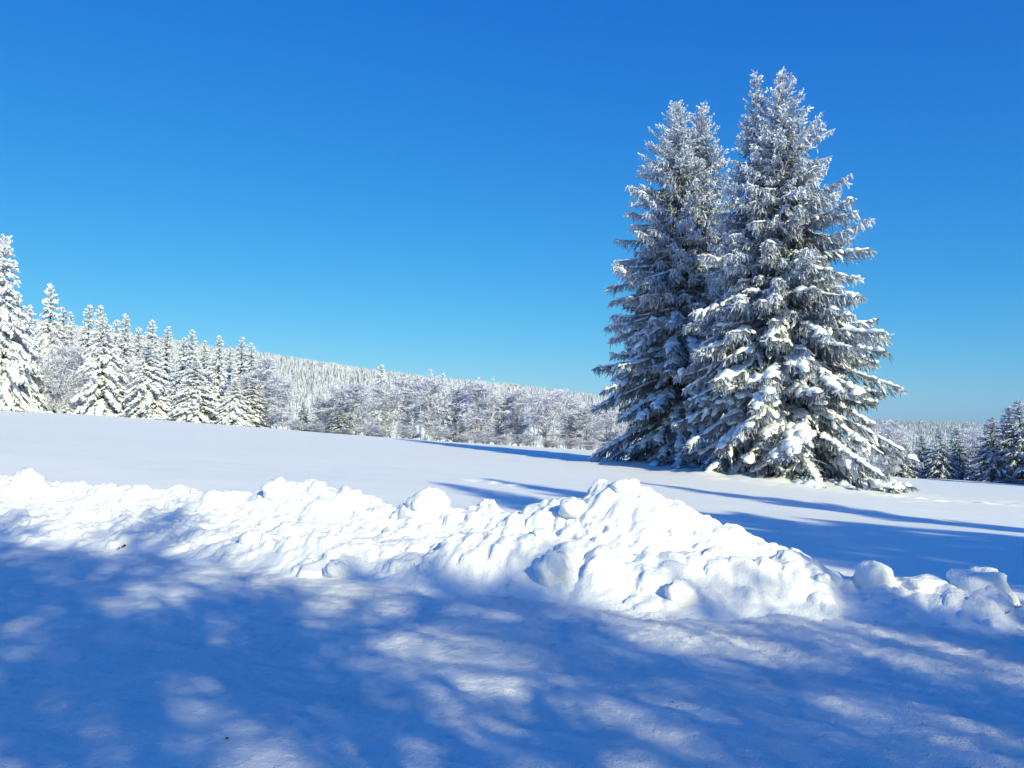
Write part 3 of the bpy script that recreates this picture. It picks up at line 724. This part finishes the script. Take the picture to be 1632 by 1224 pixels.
# ------------------------------------------------------------------ trees that stand behind the viewpoint and shade the foreground
GS = 'roadside trees behind the viewpoint, seen only by their shadows'
def shade_spruce(x, y, H, wd, label, rot):
    r = copy_thing(big1); tag(r, label, None, GS); r.location = (x, y, -0.1); r.scale = (wd, wd, H / 21.8); r.rotation_euler = (0, 0, rot); return r
SHB = None
def shade_birch(x, y, H, wd, label, rot):
    global SHB
    if SHB is None: SHB = r = build_birch(label, (x, y, -0.1), GS, birch_parts(61, 12, 3.2, n1=26, n2=8, n3=6, tw=0.05, low=0.25, rad=0.013), 'bare_birch')
    else: r = copy_thing(SHB); tag(r, label, None, GS); r.location = (x, y, -0.1)
    r.scale = (wd, wd, H / 12.0); r.rotation_euler = (0, 0, rot); return r
for a in SPRUCE_SHADE: shade_spruce(*a)
for a in BIRCH_SHADE: shade_birch(*a)
DB = None
for (x, y, H, wd, label, rot) in DENSE_SHADE:
    if DB is None: DB = r = build_birch(label, (x, y, -0.1), GS, birch_parts(62, 12, 3.0, n1=19, n2=11, n3=9, tw=0.065, low=0.12, rad=0.013), 'dense_birch')
    else: r = copy_thing(DB); tag(r, label, None, GS); r.location = (x, y, -0.1)
    r.scale = (wd, wd, H / 12.0); r.rotation_euler = (0, 0, rot)

for a in ((73, 80, 19, 0.8, 'tall spruce beyond the right side of the view shading the far right clump', 0.7), (80, 88, 20, 0.8, 'tall spruce beyond the right side of the view, farther of two', 2.6),
          (66, 82, 17, 0.7, 'tall spruce beyond the right side of the view shading the dark slim row', 4.0)):
    r = shade_spruce(*a); r.location = (a[0], a[1], float(terrain(a[0], a[1])))
# ------------------------------------------------------------------ loose snow chunks and bits of litter on the bank
def chunk(px, py, wpx, aspect, boxy, label, seed, sink=0.5):
    p = surf_hit(px, py)
    if px > 1350:                                    # blocks on the crest of the right end
        dr = ray(px, py + 8); sq = 4.0
        for _ in range(4):
            p = CAM + dr * ((1.0 + edge_shift(sq) - to_st(0, 0)[1]) / (dr[0] * NV[0] + dr[1] * NV[1])); sq = to_st(p[0], p[1])[0]
    d = p[1]; r = wpx / FPX * d / 2
    n, m = 28, 16; th, ph = np.meshgrid(np.linspace(0, 2 * np.pi, n, endpoint=False), np.linspace(0.02, np.pi - 0.02, m))
    D = np.stack([np.sin(ph) * np.cos(th), np.sin(ph) * np.sin(th), np.cos(ph)], -1)
    pw = 2 + 3.0 * boxy; rr = (np.abs(D) ** pw).sum(-1) ** (-1 / pw)
    rng = np.random.default_rng(seed); of = rng.uniform(0, 50, 3)
    rr = rr * (1 + 0.34 * fbm(D[..., 0] * 1.6 + of[0] + D[..., 2], D[..., 1] * 1.6 + of[1] - D[..., 2], seed, 3) + 0.10 * fbm(D[..., 0] * 5 + of[2], D[..., 1] * 6 + D[..., 2] * 5, seed + 1, 2))
    V = D * rr[..., None] * np.array([r, r * 0.85, r * aspect])
    i = np.arange(n); j = np.arange(m - 1)[:, None]; F = np.stack([j * n + i, (j + 1) * n + i, (j + 1) * n + (i + 1) % n, j * n + (i + 1) % n], -1).reshape(-1, 4)
    o = mesh_obj('snow_chunk', V.reshape(-1, 3), F, M_BANK)
    o.location = (p[0], p[1], bank_z(p[0], p[1]) + r * aspect * (1 - 2 * sink)); o.rotation_euler = (rng.normal(0, .15), rng.normal(0, .2), rng.uniform(-.4, .4))
    tag(o, label, 'snow chunk', 'loose snow chunks on the ploughed banks')
for k, a in enumerate((
    (45, 772, 50, 0.9, 0.1, 'big round snow lump on the snow ridge near the left photo edge'),
    (220, 782, 20, 0.8, 0.1, 'small round lump on the crest of the left snow ridge, between bigger humps'),
    (441, 784, 46, 0.85, 0.2, 'knobby snow lump on the highest hump of the left snow ridge'),
    (680, 806, 64, 0.7, 0.1, 'wide snow boulder right of the notch in the snow ridge'),
    (777, 806, 24, 0.9, 0.1, 'small snowball alone on the ridge just left of the cone pile'),
    (752, 812, 12, 0.9, 0.3, 'tiny snow crumb next to the small snowball on the ridge'),
    (862, 852, 34, 0.55, 0.0, 'smooth white dome of snow at the front foot of the cone pile'),
    (998, 778, 44, 0.55, 0.2, 'flat snow lump crowning the cone pile'),
    (915, 812, 40, 0.7, 0.5, 'blocky snow lump on the left shoulder of the cone pile'),
    (880, 912, 56, 1.05, 0.1, 'large egg shaped snow lump on the front face of the roadside bank'),
    (1086, 948, 50, 0.85, 0.1, 'round snow lump low on the road side of the bank, below the cone pile'),
    (1394, 896, 52, 0.9, 0.9, 'pointed snow block standing in the dip at the right end of the bank'),
    (1430, 892, 28, 0.8, 0.2, 'grey round lump just behind the pointed snow block'),
    (1470, 906, 64, 0.38, 0.6, 'flat slab of snow right of the pointed block'),
    (1560, 918, 86, 0.6, 0.6, 'biggest square block of snow at the right end of the bank'),
    (1312, 925, 20, 0.8, 0.3, 'small snow lump with a dark shadow on the right part of the bank'),
    (398, 862, 34, 0.9, 0.1, 'rounded snow knob on the crest of the shaded left bank'),
    (540, 912, 46, 0.7, 0.1, 'dirty rounded snow lump at the foot of the shaded left bank'))):
    chunk(*a, 200 + k)
def leaf(px, py, size, label, seed):
    p = surf_hit(px, py); rng = np.random.default_rng(seed); t = np.linspace(-1, 1, 9); V = []
    for q in t:
        wq = 0.42 * (1 - q * q) ** 0.7 + 0.02
        for e in (-1, 0, 1): V.append((q, e * wq, 0.25 * q * q + 0.22 * abs(e) * wq + 0.03 * rng.normal()))
    V = np.array(V) * size; U = V.copy(); U[:, 2] -= 0.03 * size
    F = [(i * 3 + j, i * 3 + j + 1, i * 3 + j + 4, i * 3 + j + 3) for i in range(8) for j in range(2)]
    F += [(a + 27, d + 27, c + 27, b + 27) for a, b, c, d in F]
    o = mesh_obj('dead_leaf', np.concatenate([V, U]), F, M_LEAF); o.location = p + np.array([0, 0, 0.012]); o.rotation_euler = (rng.normal(0, .3), rng.normal(0, .3), rng.uniform(0, 6))
    tag(o, label, 'leaf', 'brown leaf litter on the snow')
for k, a in enumerate(((197, 872, 0.055, 'brown clump of leaf litter low on the shaded left bank'), (189, 876, 0.03, 'small brown leaf touching the litter clump on the left bank'),
                       (308, 878, 0.016, 'tiny dark speck of leaf on the shaded left bank'), (536, 920, 0.02, 'little brown leaf on the dirty rounded lump'),
                       (745, 935, 0.016, 'tiny leaf low on the middle of the bank'), (283, 1207, 0.024, 'dark leaf scrap on the shaded road at the bottom left'),
                       (362, 1181, 0.02, 'dark leaf scrap on the shaded road, above the bottom left one'), (1072, 1122, 0.012, 'tiny leaf scrap among the light streaks on the road'))):
    leaf(*a, 300 + k)
def twig(px, py, size, label, seed):
    p = surf_hit(px, py); rng = np.random.default_rng(seed); sp = Soup()
    t = np.linspace(0, 1, 6); P = np.stack([size * (t - .5), size * .12 * np.sin(3 * t), 0.01 + 0.02 * t], 1)
    v, f = tube(P, 0.0035 * (1 - .6 * t), 5); sp.add(v, f, np.zeros(len(v)))
    for q in (0.3, 0.5, 0.7):
        b = np.array([size * (q - .5), size * .12 * math.sin(3 * q), .02]); e = b + np.array([.25 * size, rng.choice([-1, 1]) * .22 * size, .03])
        v, f = tube(np.stack([b + (e - b) * k for k in (0, .5, 1)]), [.0025, .002, .0012], 4); sp.add(v, f, np.zeros(len(v)))
    v, f, a = sp.get(); o = mesh_obj('twig', v, f, M_BARK); o.location = p; o.rotation_euler = (0, 0, rng.uniform(-.5, .5))
    tag(o, label, 'twig', 'broken twigs on the snow')
twig(1620, 972, 0.09, 'dark broken twig on the bank at the right photo edge, the upper of two', 1)
twig(1606, 981, 0.06, 'short dark twig on the bank at the right photo edge, the lower of two', 2)

# ------------------------------------------------------------------ cold air between here and the hills
if HAZE > 0:
    bm = np.array([(x, y, z) for z in (-150.0, 200.0) for y in (-330.0, 3700.0) for x in (-3600.0, 3600.0)])
    m = bpy.data.materials.new('haze_air'); m.use_nodes = True; t = m.node_tree; t.nodes.clear()
    pv = t.nodes.new('ShaderNodeVolumePrincipled'); pv.inputs['Color'].default_value = (0.70, 0.88, 1.0, 1); pv.inputs['Density'].default_value = HAZE
    mo = t.nodes.new('ShaderNodeOutputMaterial'); t.links.new(pv.outputs[0], mo.inputs['Volume'])
    hz = mesh_obj('haze', bm, [(0, 2, 3, 1), (4, 5, 7, 6), (0, 1, 5, 4), (2, 6, 7, 3), (0, 4, 6, 2), (1, 3, 7, 5)], m, smooth=False)
    tag(hz, kind='stuff')
